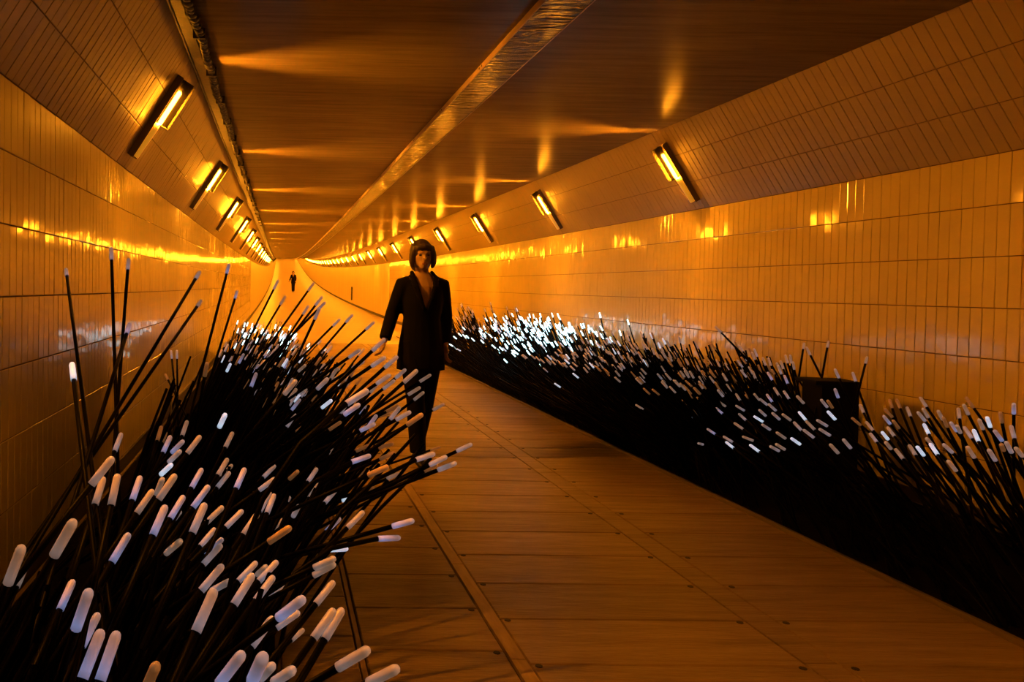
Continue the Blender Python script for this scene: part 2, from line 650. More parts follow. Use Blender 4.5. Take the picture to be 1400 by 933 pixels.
# ------------------------------------------------------------------ lamps
def lamp_meshes():
    out = {}
    hw, ln, fw = 0.046, 0.60, 0.028          # half width, length up the slope, half gap between the light-shaping fins
    mb = MB()
    mb.box(-hw, hw, -ln / 2, ln / 2, 0.0, 0.020)
    out['housing'] = (mb.mesh('housing'), M_lampbody)
    mb = MB()
    mb.box(-hw - 0.004, -hw, -ln / 2 - 0.004, ln / 2 + 0.004, 0.0, 0.046)
    out['side_plate'] = (mb.mesh('side_plate'), M_lampdark)
    mb = MB()
    mb.box(hw, hw + 0.004, -ln / 2 - 0.004, ln / 2 + 0.004, 0.0, 0.046)
    out['side_plate.001'] = (mb.mesh('side_plate'), M_lampdark)
    mb = MB()
    mb.box(-hw, hw, -ln / 2 - 0.006, -ln / 2, 0.0, 0.034)
    out['end_cap'] = (mb.mesh('end_cap'), M_lampdark)
    mb = MB()
    mb.box(-hw, hw, ln / 2, ln / 2 + 0.006, 0.0, 0.028)
    out['end_cap.001'] = (mb.mesh('end_cap'), M_lampbody)
    # rounded cover over the lower half
    mb = MB()
    mb.tube([(0, -ln / 2 + 0.004, 0.040), (0, -0.06, 0.046), (0, -0.035, 0.056)], [(0.030, 0.024), (0.030, 0.026), (0.016, 0.016)], 10)
    out['cover'] = (mb.mesh('cover', True), M_lampcover)
    # the burning half between two added fins that narrow its light
    mb = MB()
    mb.tube([(0, -0.03, 0.060), (0, -0.02, 0.060), (0, 0.215, 0.060), (0, 0.225, 0.060)], [0.009, 0.015, 0.015, 0.009], 8)
    out['tube'] = (mb.mesh('tube', True), M_tube)
    for nm, x in (('shield_fin', -fw), ('shield_fin.001', fw)):
        mb = MB()
        mb.quad((x, -0.03, 0.020), (x, ln / 2, 0.020), (x, ln / 2, 0.124), (x, -0.03, 0.124))
        out[nm] = (mb.mesh('shield_fin'), M_fin)
    mb = MB()
    mb.tube([(0, 0.225, 0.056), (0, 0.275, 0.050)], [0.014, 0.014], 8)
    out['socket'] = (mb.mesh('socket', True), M_lampcover)
    for me, m in out.values():
        me.materials.append(m)
    return out


LM = lamp_meshes()


def wall_lamp(side, s, label, group, boost=False):
    sg = -1 if side == 'left' else 1
    x = XL if sg < 0 else XR
    lo, hi = Vector((x, s, ZT)), Vector((x - sg * COVE, s, ZC))
    up = (hi - lo).normalized()
    nrm = Vector((-sg * abs(up.z), 0, -abs(up.x)))
    alo = up.cross(nrm)
    c = lo.lerp(hi, 0.475)
    c.z += elev(s)
    m4 = Matrix((alo, up, nrm)).transposed().to_4x4()
    m4.translation = c
    e = empty('wall_lamp')
    e.matrix_world = m4
    tag(e, label, 'lamp', group)
    for nm, (me, m) in LM.items():
        o = bpy.data.objects.new(nm.split('.')[0], me)
        COL.objects.link(o)
        o.parent = e
        if nm == 'tube' and boost:
            o.material_slots[0].link = 'OBJECT'
            o.material_slots[0].material = (M_tube, M_tube_1, M_tube_2, M_tube_3)[boost]
    return e


LSP = 3.25
ords = ['nearest', 'second nearest', 'third nearest', 'fourth nearest', 'fifth nearest']
lampx = {'left': XL + COVE * 0.5, 'right': XR - COVE * 0.5}
s_first = {'left': 4.85, 'right': 6.72}
for side in ('left', 'right'):
    where = 'beside the ceiling cable' if side == 'left' else 'above the wall behind the walking person'
    k = -1 if side == 'left' else -2
    while True:
        s = s_first[side] + k * LSP
        if s > 176:
            break
        if side == 'right' and k == -1:      # no lamp here
            k += 1
            continue
        if k < 0:  # unseen lamps added to brighten the near left wall
            lab, grp = 'added slanted tube lamp on the %s slope, unseen outside the near edge of view' % side, 'tube lamps on the %s slope' % side
        elif k < 5:
            lab, grp = 'slanted half-lit tube lamp on the %s tiled slope, %s in view' % (side, ords[k]), 'tube lamps on the %s slope' % side
        else:
            lab, grp = 'small glowing tube lamp in the distant row along the %s tiled slope' % side, 'distant lamps on the %s slope' % side
        wall_lamp(side, s, lab, grp, max(0, min(3, k)))
        k += 1

# ------------------------------------------------------------------ beds of fibre rods
def bed(name, x0, x1, s0, s1, label):
    e = empty(name, ((x0 + x1) / 2, (s0 + s1) / 2, elev((s0 + s1) / 2)))
    tag(e, label, 'base')
    inv = e.matrix_world.inverted()
    off = Vector(e.location)
    sl = [s0 + (s1 - s0) * i / 12 for i in range(13)]
    o = box_sweep('mat', x0 + 0.02, x1 - 0.02, 0.0005, 0.014, sl, M_mat, e)
    o.location = -off
    o = box_sweep('edging', x0, x0 + 0.02, 0.0005, 0.02, sl, M_edge, e)
    o.location = -off
    o = box_sweep('edging', x1 - 0.02, x1, 0.0005, 0.02, sl, M_edge, e)
    o.location = -off
    return e


M_mat = mat('black_mat', (0.004, 0.0035, 0.003), 0.95, 0.0, 0.03)
_nz = noise(M_mat, 60.0, (1, 1, 1), 2)
bump(M_mat, _nz.outputs['Fac'], 0.6, 0.01)
M_edge = mat('mat_edge', (0.12, 0.09, 0.05), 0.5)
bed('reed_mat', XL + 0.03, BEDL, 0.35, 13.6, 'low black mat that carries the glowing rods beside the left wall')
bed('reed_mat', BEDR, XR - 0.03, 2.3, 13.8, 'low black mat with pale edge that carries the rods along the right wall')

TIPL, TIPR, STR = 0.062, 0.0076, 0.0062


def tip_proto(sides=10):
    """frosted sleeve with a rounded end, along local +z; returns (verts, faces, along)"""
    rings = [(0.0, 0.94), (0.0, 1.0), (0.45, 1.0), (0.86, 1.0), (0.945, 0.80), (0.985, 0.45)]
    v, f, al = [], [], []
    for z, r in rings:
        for k in range(sides):
            w = 2 * math.pi * k / sides
            v.append((TIPR * r * math.cos(w), TIPR * r * math.sin(w), z * TIPL))
            al.append(z)
    v.append((0, 0, TIPL))
    al.append(1.0)
    for i in range(len(rings) - 1):
        for k in range(sides):
            k2 = (k + 1) % sides
            f.append((i * sides + k, i * sides + k2, (i + 1) * sides + k2, (i + 1) * sides + k))
    n = (len(rings) - 1) * sides
    for k in range(sides):
        f.append((n + k, n + (k + 1) % sides, len(v) - 1))
    f.append(tuple(reversed(range(sides))))
    return v, f, al


TV, TF, TA = tip_proto(10)
TIP_MESH = {}
for key, m in TIPS.items():
    me = bpy.data.meshes.new('tip_' + key)
    me.from_pydata(TV, [], TF)
    me.attributes.new('along', 'FLOAT', 'POINT').data.foreach_set('value', TA)
    me.polygons.foreach_set('use_smooth', [True] * len(me.polygons))
    me.materials.append(m)
    TIP_MESH[key] = me


def bez(a, c, b, n):
    return [a * (1 - t) ** 2 + c * (2 * t * (1 - t)) + b * t * t for t in (i / n for i in range(n + 1))]


def reed(root, ctrl, base, key, label, cat, group, tip_len=1.0):
    e = empty('light_reed', root)
    tag(e, label, cat, group)
    pts = [p - root for p in bez(root, ctrl, base, 6)]
    mb = MB()
    mb.tube(pts, [STR] * 7, 7)
    mb.build('stalk', M_stalk, e, True)
    d = (base - ctrl).normalized()
    t = bpy.data.objects.new('tip', TIP_MESH[key])
    COL.objects.link(t)
    t.parent = e
    t.rotation_mode = 'QUATERNION'
    t.rotation_quaternion = d.to_track_quat('Z', 'Y')
    t.location = base - root
    t.scale = (1, 1, tip_len)
    return e


def solve_root(xb, yb, xe, ye, d, xlo, xhi, want_len=0.95, toward=0.0, smin=0.45):
    """foot of a rod on the bed, chosen so that the straight rod runs along the line of its tip in the picture"""
    B = at_depth(xb, yb, d)
    best = None
    ux, uy = xb - xe, yb - ye
    lpx = math.hypot(ux, uy)
    for i in range(60):
        sr = max(smin, d - 0.95) + i * 0.028
        if sr > d + 0.65:
            break
        # pixel row of the floor at that distance, along the line
        t, X = 5.0, 0.0
        for _ in range(12):
            px, py = xb + ux * t, yb + uy * t
            r = ray(px, py)
            q = CAM + r * (sr / r.y)
            err = q.z - 0.012 - elev(sr)
            # move along the line until it meets the floor
            r2 = ray(px + ux * 0.5, py + uy * 0.5)
            q2 = CAM + r2 * (sr / r2.y)
            dz = (q2.z - q.z) / 0.5
            if abs(dz) < 1e-5:
                break
            t -= max(-40, min(40, err / dz))
        r = ray(xb + ux * t, yb + uy * t)
        R = CAM + r * (sr / r.y)
        R.z = 0.012 + elev(sr)
        if t < 0.3:
            continue
        ln = (B - R).length
        D = (B - R).normalized()
        u2, v2 = to_px(B + D * TIPL)
        cost = (abs(math.hypot(u2 - xb, v2 - yb) - lpx) / max(lpx, 6)) * 0.8
        cost += abs(ln - want_len) * 1.0
        cost += 6.0 * max(0, xlo - R.x, R.x - xhi)
        if best is None or cost < best[0]:
            best = (cost, R)
    return B, best


LEFT_TIPS = """
125 663 157 626 11 w|130 690 141 655 10 w|152 691 161 649 11 w|181 684 193 649 9 b|187 702 210 669 9 w|157 617 166 593 7 g
74 760 102 711 15 w|11 798 31 746 15 w|23 803 35 775 9 w|82 834 100 794 11 b|104 860 123 805 16 b|112 884 135 838 12 b
113 928 136 869 16 b|137 931 158 871 16 b|153 769 177 729 11 b|202 936 214 909 15 o|268 864 291 812 15 g|275 808 303 775 11 g
290 808 326 789 9 g|320 827 346 785 12 g|326 795 348 772 9 g|350 821 376 786 10 g|354 795 381 766 9 g|352 786 365 774 8 w
369 819 397 800 8 g|344 884 373 845 12 g|300 935 333 892 16 b|345 931 361 896 18 b|357 927 374 909 13 g|375 933 395 920 14 g
381 845 416 818 14 b|378 859 411 836 9 g|432 826 457 795 10 w|429 873 455 836 12 w|444 874 470 830 12 w|462 913 506 887 14 w
504 934 546 913 14 w|430 776 459 763 9 w|429 787 461 770 9 w|449 752 469 751 7 x|398 876 414 862 7 w|517 737 540 736 8 b
537 720 562 713 8 b|599 643 622 634 7 g|625 617 644 608 6 g|588 636 610 625 7 g|569 629 593 621 7 g|580 645 593 638 5 o
475 722 499 698 8 w|446 727 467 707 7 b|444 688 462 667 6 g|423 681 439 658 6 w|421 659 436 637 5 g|423 669 430 663 5 x
468 685 487 680 5 x|481 632 504 624 7 b|487 617 507 608 5 o|520 628 538 620 6 o|504 650 524 641 8 o|489 649 502 645 5 o
529 655 548 647 5 w|497 671 507 668 4 o|448 620 462 613 5 w|517 613 540 606 4 o|401 706 409 691 7 g|396 655 408 644 6 o
588 616 600 612 3.5 o|223 619 235 593 6 b|235 619 256 600 6 b|256 620 275 595 6 w|308 612 320 588 6 w|231 632 250 616 7 g
220 649 236 635 7 x|214 676 223 653 8 w|217 683 241 648 7 w|262 667 278 638 7 b|264 694 286 664 9 b|298 650 311 628 7 w
303 653 318 635 6 w|316 630 326 620 5 w|297 667 314 646 7 g|323 668 336 638 8 b|339 660 356 647 5 o|360 653 378 635 6 g
373 634 383 626 4 x|355 670 380 652 7 g|355 699 369 673 8 g|365 702 377 671 7 g|333 731 352 703 9 w|233 709 251 679 9 b
236 713 247 699 7 g|209 732 226 693 11 b|245 727 261 705 4 w|263 729 279 692 11 g|282 715 306 692 7 w|309 721 333 697 8 g
318 693 331 680 3.5 o|385 696 399 676 6 g|367 728 386 712 7 w|368 741 402 718 10 o|274 747 295 722 8 g|278 772 303 745 9 g
282 760 306 735 8 b|227 757 255 733 9 w|229 781 245 755 7 w|215 603 221 583 6 o|249 596 257 573 6 w|300 584 308 567 7 x
280 514 283 498 6 o|310 508 314 500 4 x|389 539 405 520 7 w|374 535 381 522 4 o|222 606 229 586 4.5 o|403 590 413 579 4 o
440 558 454 547 5 x|450 588 468 576 3.5 o|434 532 447 519 6 g|472 522 483 511 3.5 w|474 552 493 540 9 g|471 567 490 554 7 b
493 589 512 580 6 b|542 574 560 564 6 g|557 581 577 567 7 o|592 561 608 552 4.5 w|558 540 576 529 4.5 w|566 547 580 536 4.5 w
574 522 590 512 4.5 w|552 523 572 505 6 w|541 517 555 505 5 g|515 525 533 513 6 g|526 503 544 487 6 g|508 501 526 489 6 g
524 532 540 520 5 g|482 504 499 493 5 g|477 489 490 480 5 g|454 511 463 505 3.5 w|408 508 417 500 4 w|408 540 416 533 3.5 g
430 539 438 532 3.5 w|429 552 440 542 3.5 o|449 525 460 516 4 w|519 570 532 566 4 o|529 563 545 555 5 o|509 480 527 463 6 g
374 396 379 386 3.6 g|383 417 389 407 3.6 w|421 398 426 391 3.6 w|431 418 438 409 4 g|434 424 442 416 4 g|430 437 436 424 4.5 g
473 441 479 434 3.8 g|500 451 511 441 4 g|455 446 463 438 3.6 g|414 430 420 421 3.6 g
"""
n_left = 0
ORD = 'first second third fourth fifth sixth seventh eighth ninth tenth eleventh twelfth thirteenth fourteenth fifteenth sixteenth seventeenth eighteenth nineteenth twentieth'.split()
ORD += ['twenty-' + w for w in ORD[:9]] + ['thirtieth'] + ['thirty-' + w for w in ORD[:9]]
close_reeds, over_reeds, top_reeds, edge_reeds = [], [], [], []
used_left = []
for item in LEFT_TIPS.replace('\n', '|').split('|'):
    if not item.strip():
        continue
    p = item.split()
    xb, yb, xe, ye, w = map(float, p[:5])
    ln = math.hypot(xe - xb, ye - yb)
    d = min(15.2 / w, 65.0 / max(ln, 5))
    d = max(0.75, min(4.2, d))
    B, best = solve_root(xb, yb, xe, ye, d, -0.86, -0.03, 1.0)
    if best is None or best[0] > 1.6:
        R = Vector((max(-0.8, min(-0.04, B.x - 0.3)), max(0.45, B.y - 0.35), 0))
        R.z = elev(R.y) + 0.012
        E2 = at_depth(xe, ye, d + 0.01)
        dr = (E2 - B).normalized()
        C = B - dr * 0.42
        C.z = max(C.z, 0.25)
    else:
        R = best[1]
        R.x = max(-1.0, min(-0.02, R.x))
        C = R.lerp(B, 0.55)
    near = d < 1.75
    if yb > 733 and near:
        lab, grp = 'black rod with large frosted pale tip in the closest clump at bottom left', 'closest rods of the left clump'
    elif xe > 500:
        lab, grp = 'black rod of the left clump leaning out over the walkway, pale tip', 'rods of the left clump over the walkway'
    elif ye < 460:
        lab, grp = 'thin black rod at the top of the left clump against the bright wall', 'rods along the top of the left clump'
    else:
        look = {'w': 'tan pink', 'g': 'greyish', 'b': 'lavender blue'}.get(p[5], 'pale')
        zone = ('upper left clump' if ye < 590 else 'middle of left clump' if ye < 690 else 'lower left clump')
        side_ = 'nearer the wall' if xe < 300 else 'towards the walkway'
        lab, grp = 'black rod with %s tip in the %s, %s' % (look, zone, side_), '%s rods, %s, %s' % (look, zone, side_)
    if p[5] == 'x':
        lab, grp = 'black rod with brightly lit bluish white tip in the left clump', 'brightly lit rods in the left clump'
    if p[5] == 'o':
        lab, grp = 'black rod with dull amber tip in the dense left clump', 'amber tipped rods in the left clump'
    e = reed(R, C, B, p[5], lab, 'light rod', grp)
    if grp.startswith('closest'):
        close_reeds.append((xe, e))
    elif grp.endswith('over the walkway'):
        over_reeds.append((-xe, e))
    elif grp.startswith('rods along the top'):
        top_reeds.append((xe, e))
    used_left.append(B)
    n_left += 1

for lst, txt in ((close_reeds, 'rod with large tip at bottom left, %s tip from the left edge'), (over_reeds, 'rod of left clump leaning over the walkway, %s tip from the right'), (top_reeds, 'thin rod on top of the left clump, %s counted from the left')):
    for i, (x, e) in enumerate(sorted(lst, key=lambda t: t[0])):
        e['label'] = txt % ORD[i]

# tall single rods in front of the left wall: tip base, tip end, pixel low on the stalk, distance of tip and of that low point, key, label
TALL = [
    (91.5, 378, 89, 358, 128, 655, 2.75, 1.9, 'g', 'tall black rod standing highest at the far left, leaning slightly left'),
    (152.6, 356, 153.7, 336, 160, 600, 2.7, 2.35, 'g', 'tallest upright black rod with pale tip in front of the left wall'),
    (174.7, 369.6, 177, 350, 159, 575, 2.75, 2.35, 'g', 'tall black rod just right of the tallest upright one by the left wall'),
    (173, 457, 178, 440, 95, 690, 2.3, 1.7, 'b', 'black rod with bluish tip crossing the two tall rods by the left wall'),
    (267, 382, 274, 367, 120, 625, 2.8, 2.0, 'g', 'long black rod slanting right, upper of the slanting pair by the left wall'),
    (269, 420, 275, 408, 110, 640, 2.9, 2.0, 'w', 'long black rod slanting right, lower of the slanting pair by the left wall'),
    (309.6, 375, 312, 358, 271, 525, 3.3, 3.0, 'b', 'tall black rod with bluish tip rising alone behind the left clump'),
    (321, 409, 323, 399, 288, 515, 3.9, 3.6, 'b', 'slim black rod with small pale tip beside the tall one behind the left clump'),
    (235, 491, 234, 483, 241, 552, 4.6, 4.5, 'g', 'short thin rod, left one of the close upright pair before the left wall'),
    (242, 491, 242, 482, 243, 552, 4.6, 4.5, 'g', 'short thin rod, right one of the close upright pair before the left wall'),
    (101, 520, 100, 505, 130, 690, 1.75, 1.5, 'x', 'thick black rod with glaring white tip in front of the tall leaning rod'),
    (233, 545, 229, 539, 247, 575, 3.6, 3.3, 'x', 'short rod with bright white tip bending left at the wall side of the clump'),
    (230, 520, 228.5, 516, 252, 565, 4.4, 4.2, 'o', 'tiny amber tipped rod leaning left at the wall side of the clump'),
]
for xb, yb, xe, ye, xl, yl, d1, d2, key, lab in TALL:
    B = at_depth(xb, yb, d1)
    Q = at_depth(xl, yl, d2)
    dr = (B - Q)
    t = (B.z - 0.012 - elev(Q.y)) / max(dr.z, 0.05)
    R = B - dr * t
    R.x = max(XL + 0.06, min(-0.02, R.x))
    R.y = max(0.6, R.y)
    R.z = elev(R.y) + 0.012
    E2 = at_depth(xe, ye, d1)
    C = R.lerp(B, 0.6)
    reed(R, C, B, key, lab, 'light rod', 'tall rods before the left wall', 0.95)

RIGHT_TIPS = """
934 588 922 587 o|948 574 937 573 x|954 568 943 565 o|961 608 948 605 g|978 594 966 586 b|961 552 951 548 o|992 556 982 549 w|988 566 979 558 b
1018 562 998 550 g|1020 575 1009 565 g|1016 587 1000 576 w|1002 605 989 597 g|1003 613 993 605 x|1030 603 1012 596 w|1038 618 1026 609 x|1043 577 1030 569 x
1053 588 1041 580 g|1047 569 1037 560 g|1056 550 1047 538 b|1049 554 1038 545 g|1061 562 1050 552 g|1066 574 1055 564 g|1074 600 1061 591 w|1065 617 1052 610 g
1073 615 1060 607 w|1094 608 1081 599 x|1081 575 1069 566 w|1096 589 1083 575 g|1113 599 1096 586 g|1102 575 1091 562 x|1114 588 1102 576 w|1099 552 1089 541 w
1131 557 1122 546 g|1138 558 1131 547 o|1142 574 1131 562 x|1131 583 1116 574 g|1135 596 1119 586 g|1146 620 1134 607 w|1163 613 1152 600 g|1146 544 1141 531 b
1147 517 1141 504 g|1170 522 1165 508 g|1181 565 1172 546 w|1177 582 1165 572 o|1194 589 1183 576 w|1199 605 1189 592 g|1108 486 1103 476 w|1016 481 1010 473 w
1071 505 1066 491 w|1077 497 1073 484 w|1082 497 1080 485 w|1086 505 1084 495 w|1032 492 1028 482 w|1047 500 1042 488 w|1054 500 1050 489 w|1077 525 1070 508 b
1079 546 1069 531 g|1065 541 1058 530 w|1056 520 1048 507 b|998 534 989 524 b|1012 548 1005 537 w|1022 546 1016 534 o|992 539 982 530 w|977 524 969 520 w
1033 518 1028 505 w|943 533 934 527 o|963 533 955 507 b|1220 559 1216 547 o|1231 559 1226 547 o|1245 570 1239 555 w|1267 557 1258 544 w|1269 571 1262 559 w
1265 576 1254 563 g|1220 571 1211 561 o|1217 580 1207 568 b|1229 586 1220 574 o|1223 597 1213 584 w|1270 594 1263 580 x|1275 609 1266 599 w|1282 622 1271 606 x
1235 628 1224 614 w|1214 601 1205 590 x|1218 614 1210 604 w|1252 623 1243 609 w|1263 623 1253 610 x|1307 644 1295 629 w|1302 619 1289 607 g|1289 574 1283 563 w
1295 584 1289 570 o|1308 590 1299 577 b|1312 573 1310 558 w|1324 567 1317 553 w|1331 558 1323 547 o|1344 587 1338 573 w|1354 584 1349 570 x|1370 603 1359 588 b
1338 604 1331 588 x|1329 600 1318 584 g|1332 626 1322 610 w|1361 630 1351 614 g|1370 578 1367 563 o|1386 566 1386 551 b|1387 600 1380 575 g|1383 619 1375 604 g
1398 624 1388 612 w|1313 592 1309 584 w|1372 616 1369 608 o
"""
for item in RIGHT_TIPS.replace('\n', '|').split('|'):
    if not item.strip():
        continue
    p = item.split()
    xb, yb, xe, ye = map(float, p[:4])
    if xb < 1168:
        X = 2.62 + max(0.0, min(1.0, (618 - yb) / 125.0)) * 0.85
        grp0 = 'shadowed middle'
        look = {'w': 'tan pink', 'g': 'greyish', 'b': 'lavender blue'}.get(p[4], 'pale')
        half = 'beside the black box' if xb > 1060 else 'away from the box'
        lab, grp = 'rod with short %s tip over the dark right bed, %s' % (look, half), '%s rods over the dark part of the right bed, %s' % (look, half)
        if yb < 512:
            lab, grp = 'black rod with small pinkish tip along the upper fringe of the right bed', 'rods along the upper fringe of the right bed'
    else:
        X = 2.72 + max(0.0, min(1.0, (646 - yb) / 95.0)) * 0.75
        lab, grp = 'black rod with pale tip in the open group at the right edge, leaning left', 'rods in the open group at the right edge'
    if p[4] == 'x':
        lab, grp = 'black rod with bright blue white tip in the right bed near the box', 'bright rods in the right bed'
    if p[4] == 'o':
        lab, grp = 'black rod with dull amber tip in the near half of the right bed', 'amber tipped rods in the right bed'
    d = (VIEW @ (at_x(xb, yb, X) - CAM)).y
    B, best = solve_root(xb, yb, xe, ye, d, 2.74, 3.78, 0.8, smin=2.4)
    if best is None or best[0] > 2.2:
        R = Vector((max(2.76, min(3.74, B.x + 0.32)), B.y - 0.25, 0))
        C = R.lerp(B, 0.5) + Vector((0.02, 0, 0.05))
    else:
        R = best[1].copy()
        R.x = max(2.74, min(3.78, R.x))
        C = R.lerp(B, 0.55)
    R.z = elev(R.y) + 0.012
    if R.x == 2.74 or R.x == 3.78:
        C = R.lerp(B, 0.5)
    e = reed(R, C, B, p[4], lab, 'light rod', grp, 0.98)
    if 'right edge' in grp:
        edge_reeds.append((-xe, e))

for i, (x, e) in enumerate(sorted(edge_reeds, key=lambda t: t[0])):
    e['label'] = 'rod with pale tip leaning left at the right edge, %s from the edge' % ORD[i]

TALLR = [
    (986, 455, 980, 449, 1029, 499, 4.85, 4.75, 'w', 'long black rod sticking out highest from the right bed, slanting left'),
    (1098, 478, 1099, 469, 1092, 517, 4.9, 4.8, 'w', 'thin upright rod above the black box, leaning slightly right'),
    (1131, 476, 1132, 468, 1123, 520, 4.7, 4.6, 'w', 'slender rod rising behind the top of the black box'),
    (1183, 498, 1184, 492, 1171, 546, 4.4, 4.3, 'w', 'slender rod leaning right beside the black box'),
]
for xb, yb, xe, ye, xl, yl, d1, d2, key, lab in TALLR:
    B = at_depth(xb, yb, d1)
    Q = at_depth(xl, yl, d2)
    dr = (B - Q)
    t = (B.z - 0.012 - elev(Q.y)) / max(dr.z, 0.05)
    R = B - dr * t
    R.x = max(2.76, min(3.80, R.x))
    R.z = elev(R.y) + 0.012
    reed(R, R.lerp(B, 0.55), B, key, lab, 'light rod', 'tall rods in the right bed', 0.9)

# the other rods, too many and too small to single out -----------------
rg = random.Random(23)
mass = empty('light_reeds', (1.4, 7.0, elev(7.0)))
tag(mass, 'hundreds of further black rods with small lit tips filling both beds', 'light rods', None, 'stuff')
MO = Vector(mass.location)
st = MB()
tips = {k: MB() for k in TIPS}
tips_al = {k: [] for k in TIPS}
TV6, TF6, TA6 = tip_proto(6)


def mass_reed(R, B, bend, key=None, scale=1.0):
    C = R.lerp(B, 0.5) + bend
    pts = [q - MO for q in bez(R, C, B, 4)]
    st.tube(pts, [STR] * 5, 5, cap=False)
    if key:
        q = (B - C).normalized().to_track_quat('Z', 'Y')
        mb = tips[key]
        n = len(mb.v)
        mb.v += [tuple(q @ (Vector(v) * scale) + B - MO) for v in TV6]
        mb.f += [tuple(n + i for i in f) for f in TF6]
        mb.m += [0] * len(TF6)
        tips_al[key] += TA6


def pick(*kw):
    r = rg.random() * sum(w for _, w in kw)
    for k, w in kw:
        r -= w
        if r <= 0:
            return k
    return kw[-1][0]


# left: dark stalks under the listed near tips
n = 0
while n < 520:
    s = rg.uniform(0.5, 3.2)
    x = rg.uniform(-0.80, -0.03)
    if s < 0.9 and x > -0.25:
        continue
    R = Vector((x, s, elev(s) + 0.012))
    hgt = rg.uniform(0.42, 0.66)
    B = R + Vector((rg.uniform(0.05, 0.30) + 0.12 * max(0, x + 0.3), rg.uniform(0.0, 0.3), hgt))
    u, v = to_px(B)
    if u < 215 and v < 790 - u * 0.3 or u < 300 and v < 640:
        continue
    if B.y > 0.3 and v > 690 and u > 400 - (v - 690) * 0.25:
        continue
    mass_reed(R, B, Vector((-0.02, 0, 0.03)))
    n += 1
# left: the body of the clump farther back
n = 0
while n < 620:
    s = rg.uniform(2.3, 7.2)
    x = rg.uniform(-0.72, -0.02)
    R = Vector((x, s, elev(s) + 0.012))
    out = (x + 0.72) / 0.82
    hgt = rg.uniform(0.62, 0.88) - (0.14 if s > 5 else 0.0) - 0.22 * out * rg.random()
    B = R + Vector((rg.uniform(0.2, 0.46) + 0.24 * out * rg.random(), rg.uniform(0.05, 0.45), hgt))
    u, v = to_px(B)
    lit = rg.random() < (0.42 if s > 3.2 else 0.12)
    if v > 590 or (u < 330 and v > 500):
        lit = False
    if u < 300 and v < 480:
        continue
    mass_reed(R, B, Vector((-0.03, 0, 0.03)), pick(('w', 3), ('g', 4), ('b', 1), ('o', 5), ('x', 0.4)) if lit else None)
    n += 1
# left: the brightly lit patch by the wall
n = 0
while n < 95:
    s = rg.uniform(7.2, 9.6)
    x = rg.uniform(-0.75, -0.02)
    R = Vector((x, s, elev(s) + 0.012))
    B = R + Vector((rg.uniform(0.12, 0.4), rg.uniform(0.0, 0.35), rg.uniform(0.50, 0.74)))
    mass_reed(R, B, Vector((-0.02, 0, 0.02)), pick(('c', 6), ('x', 2)) if rg.random() < 0.75 else None)
    n += 1
n = 0
while n < 140:
    s = rg.uniform(9.6, 13.3)
    x = rg.uniform(-0.8, -0.02)
    R = Vector((x, s, elev(s) + 0.012))
    B = R + Vector((rg.uniform(0.05, 0.25), rg.uniform(0.0, 0.3), rg.uniform(0.35, 0.6)))
    mass_reed(R, B, Vector((0, 0, 0.02)), pick(('w', 2), ('g', 2)) if rg.random() < 0.5 else None)
    n += 1


def right_reed(s, front_lit, keys, p_lit, hi=(0.62, 0.9), lean=(0.18, 0.52)):
    x = rg.uniform(2.74, 3.80)
    back = (x - 2.74) / 1.06
    R = Vector((x, s, elev(s) + 0.012))
    z = (0.34 + (hi[0] - 0.34) * min(1, back * 1.9)) * rg.uniform(0.85, 1.12) + (hi[1] - hi[0]) * rg.random() * back
    B = R + Vector((-rg.uniform(*lean) * (1.15 - 0.5 * back), rg.uniform(-0.05, 0.35), z))
    u, v = to_px(B)
    if 1092 < u < 1176 and v < 606:
        return
    lit = rg.random() < p_lit and (z > 0.52 or rg.random() < front_lit)
    mass_reed(R, B, Vector((0.03, 0, 0.03)), pick(*keys) if lit else None)


for i in range(420):       # low rods right at the walkway side
    s = rg.uniform(2.6, 13.5)
    if s < 4.5 and rg.random() < 0.25:
        continue
    x = 2.725 + abs(rg.gauss(0, 0.09))
    R = Vector((x, s, elev(s) + 0.012))
    B = R + Vector((-rg.uniform(0.0, 0.14), rg.uniform(0.0, 0.25), rg.uniform(0.16, 0.36)))
    mass_reed(R, B, Vector((0.01, 0, 0.02)))
for i in range(25):       # open group by the frame edge
    s = rg.uniform(2.5, 4.5)
    x = rg.uniform(2.76, 3.5)
    R = Vector((x, s, elev(s) + 0.012))
    B = R + Vector((-rg.uniform(0.05, 0.3), rg.uniform(0.0, 0.4), rg.uniform(0.38, 0.58)))
    mass_reed(R, B, Vector((0.03, 0, 0.02)))
for i in range(720):       # dark middle
    right_reed(rg.uniform(4.7, 6.1), 0.02, (('w', 5), ('g', 1), ('o', 5)), 0.24, (0.50, 0.86))
for i in range(430):       # pinkish white group
    right_reed(rg.uniform(5.9, 7.4), 0.03, (('w', 9), ('g', 2), ('o', 2), ('x', 1.5)), 0.6, (0.60, 0.84))
for i in range(430):       # glaring group
    right_reed(rg.uniform(7.3, 10.4), 0.10, (('c', 8), ('x', 1)), 0.80, (0.66, 0.90))
for i in range(260):
    right_reed(rg.uniform(10.4, 13.6), 0.0, (('w', 3), ('g', 3)), 0.45, (0.6, 0.95))
o = st.build('stalks', M_stalk, mass, True)
o['kind'] = 'stuff'
for k, mb in tips.items():
    if mb.v:
        o = mb.build('tips', TIPS[k], mass, True)
        o.data.attributes.new('along', 'FLOAT', 'POINT').data.foreach_set('value', tips_al[k])
        o['kind'] = 'stuff'

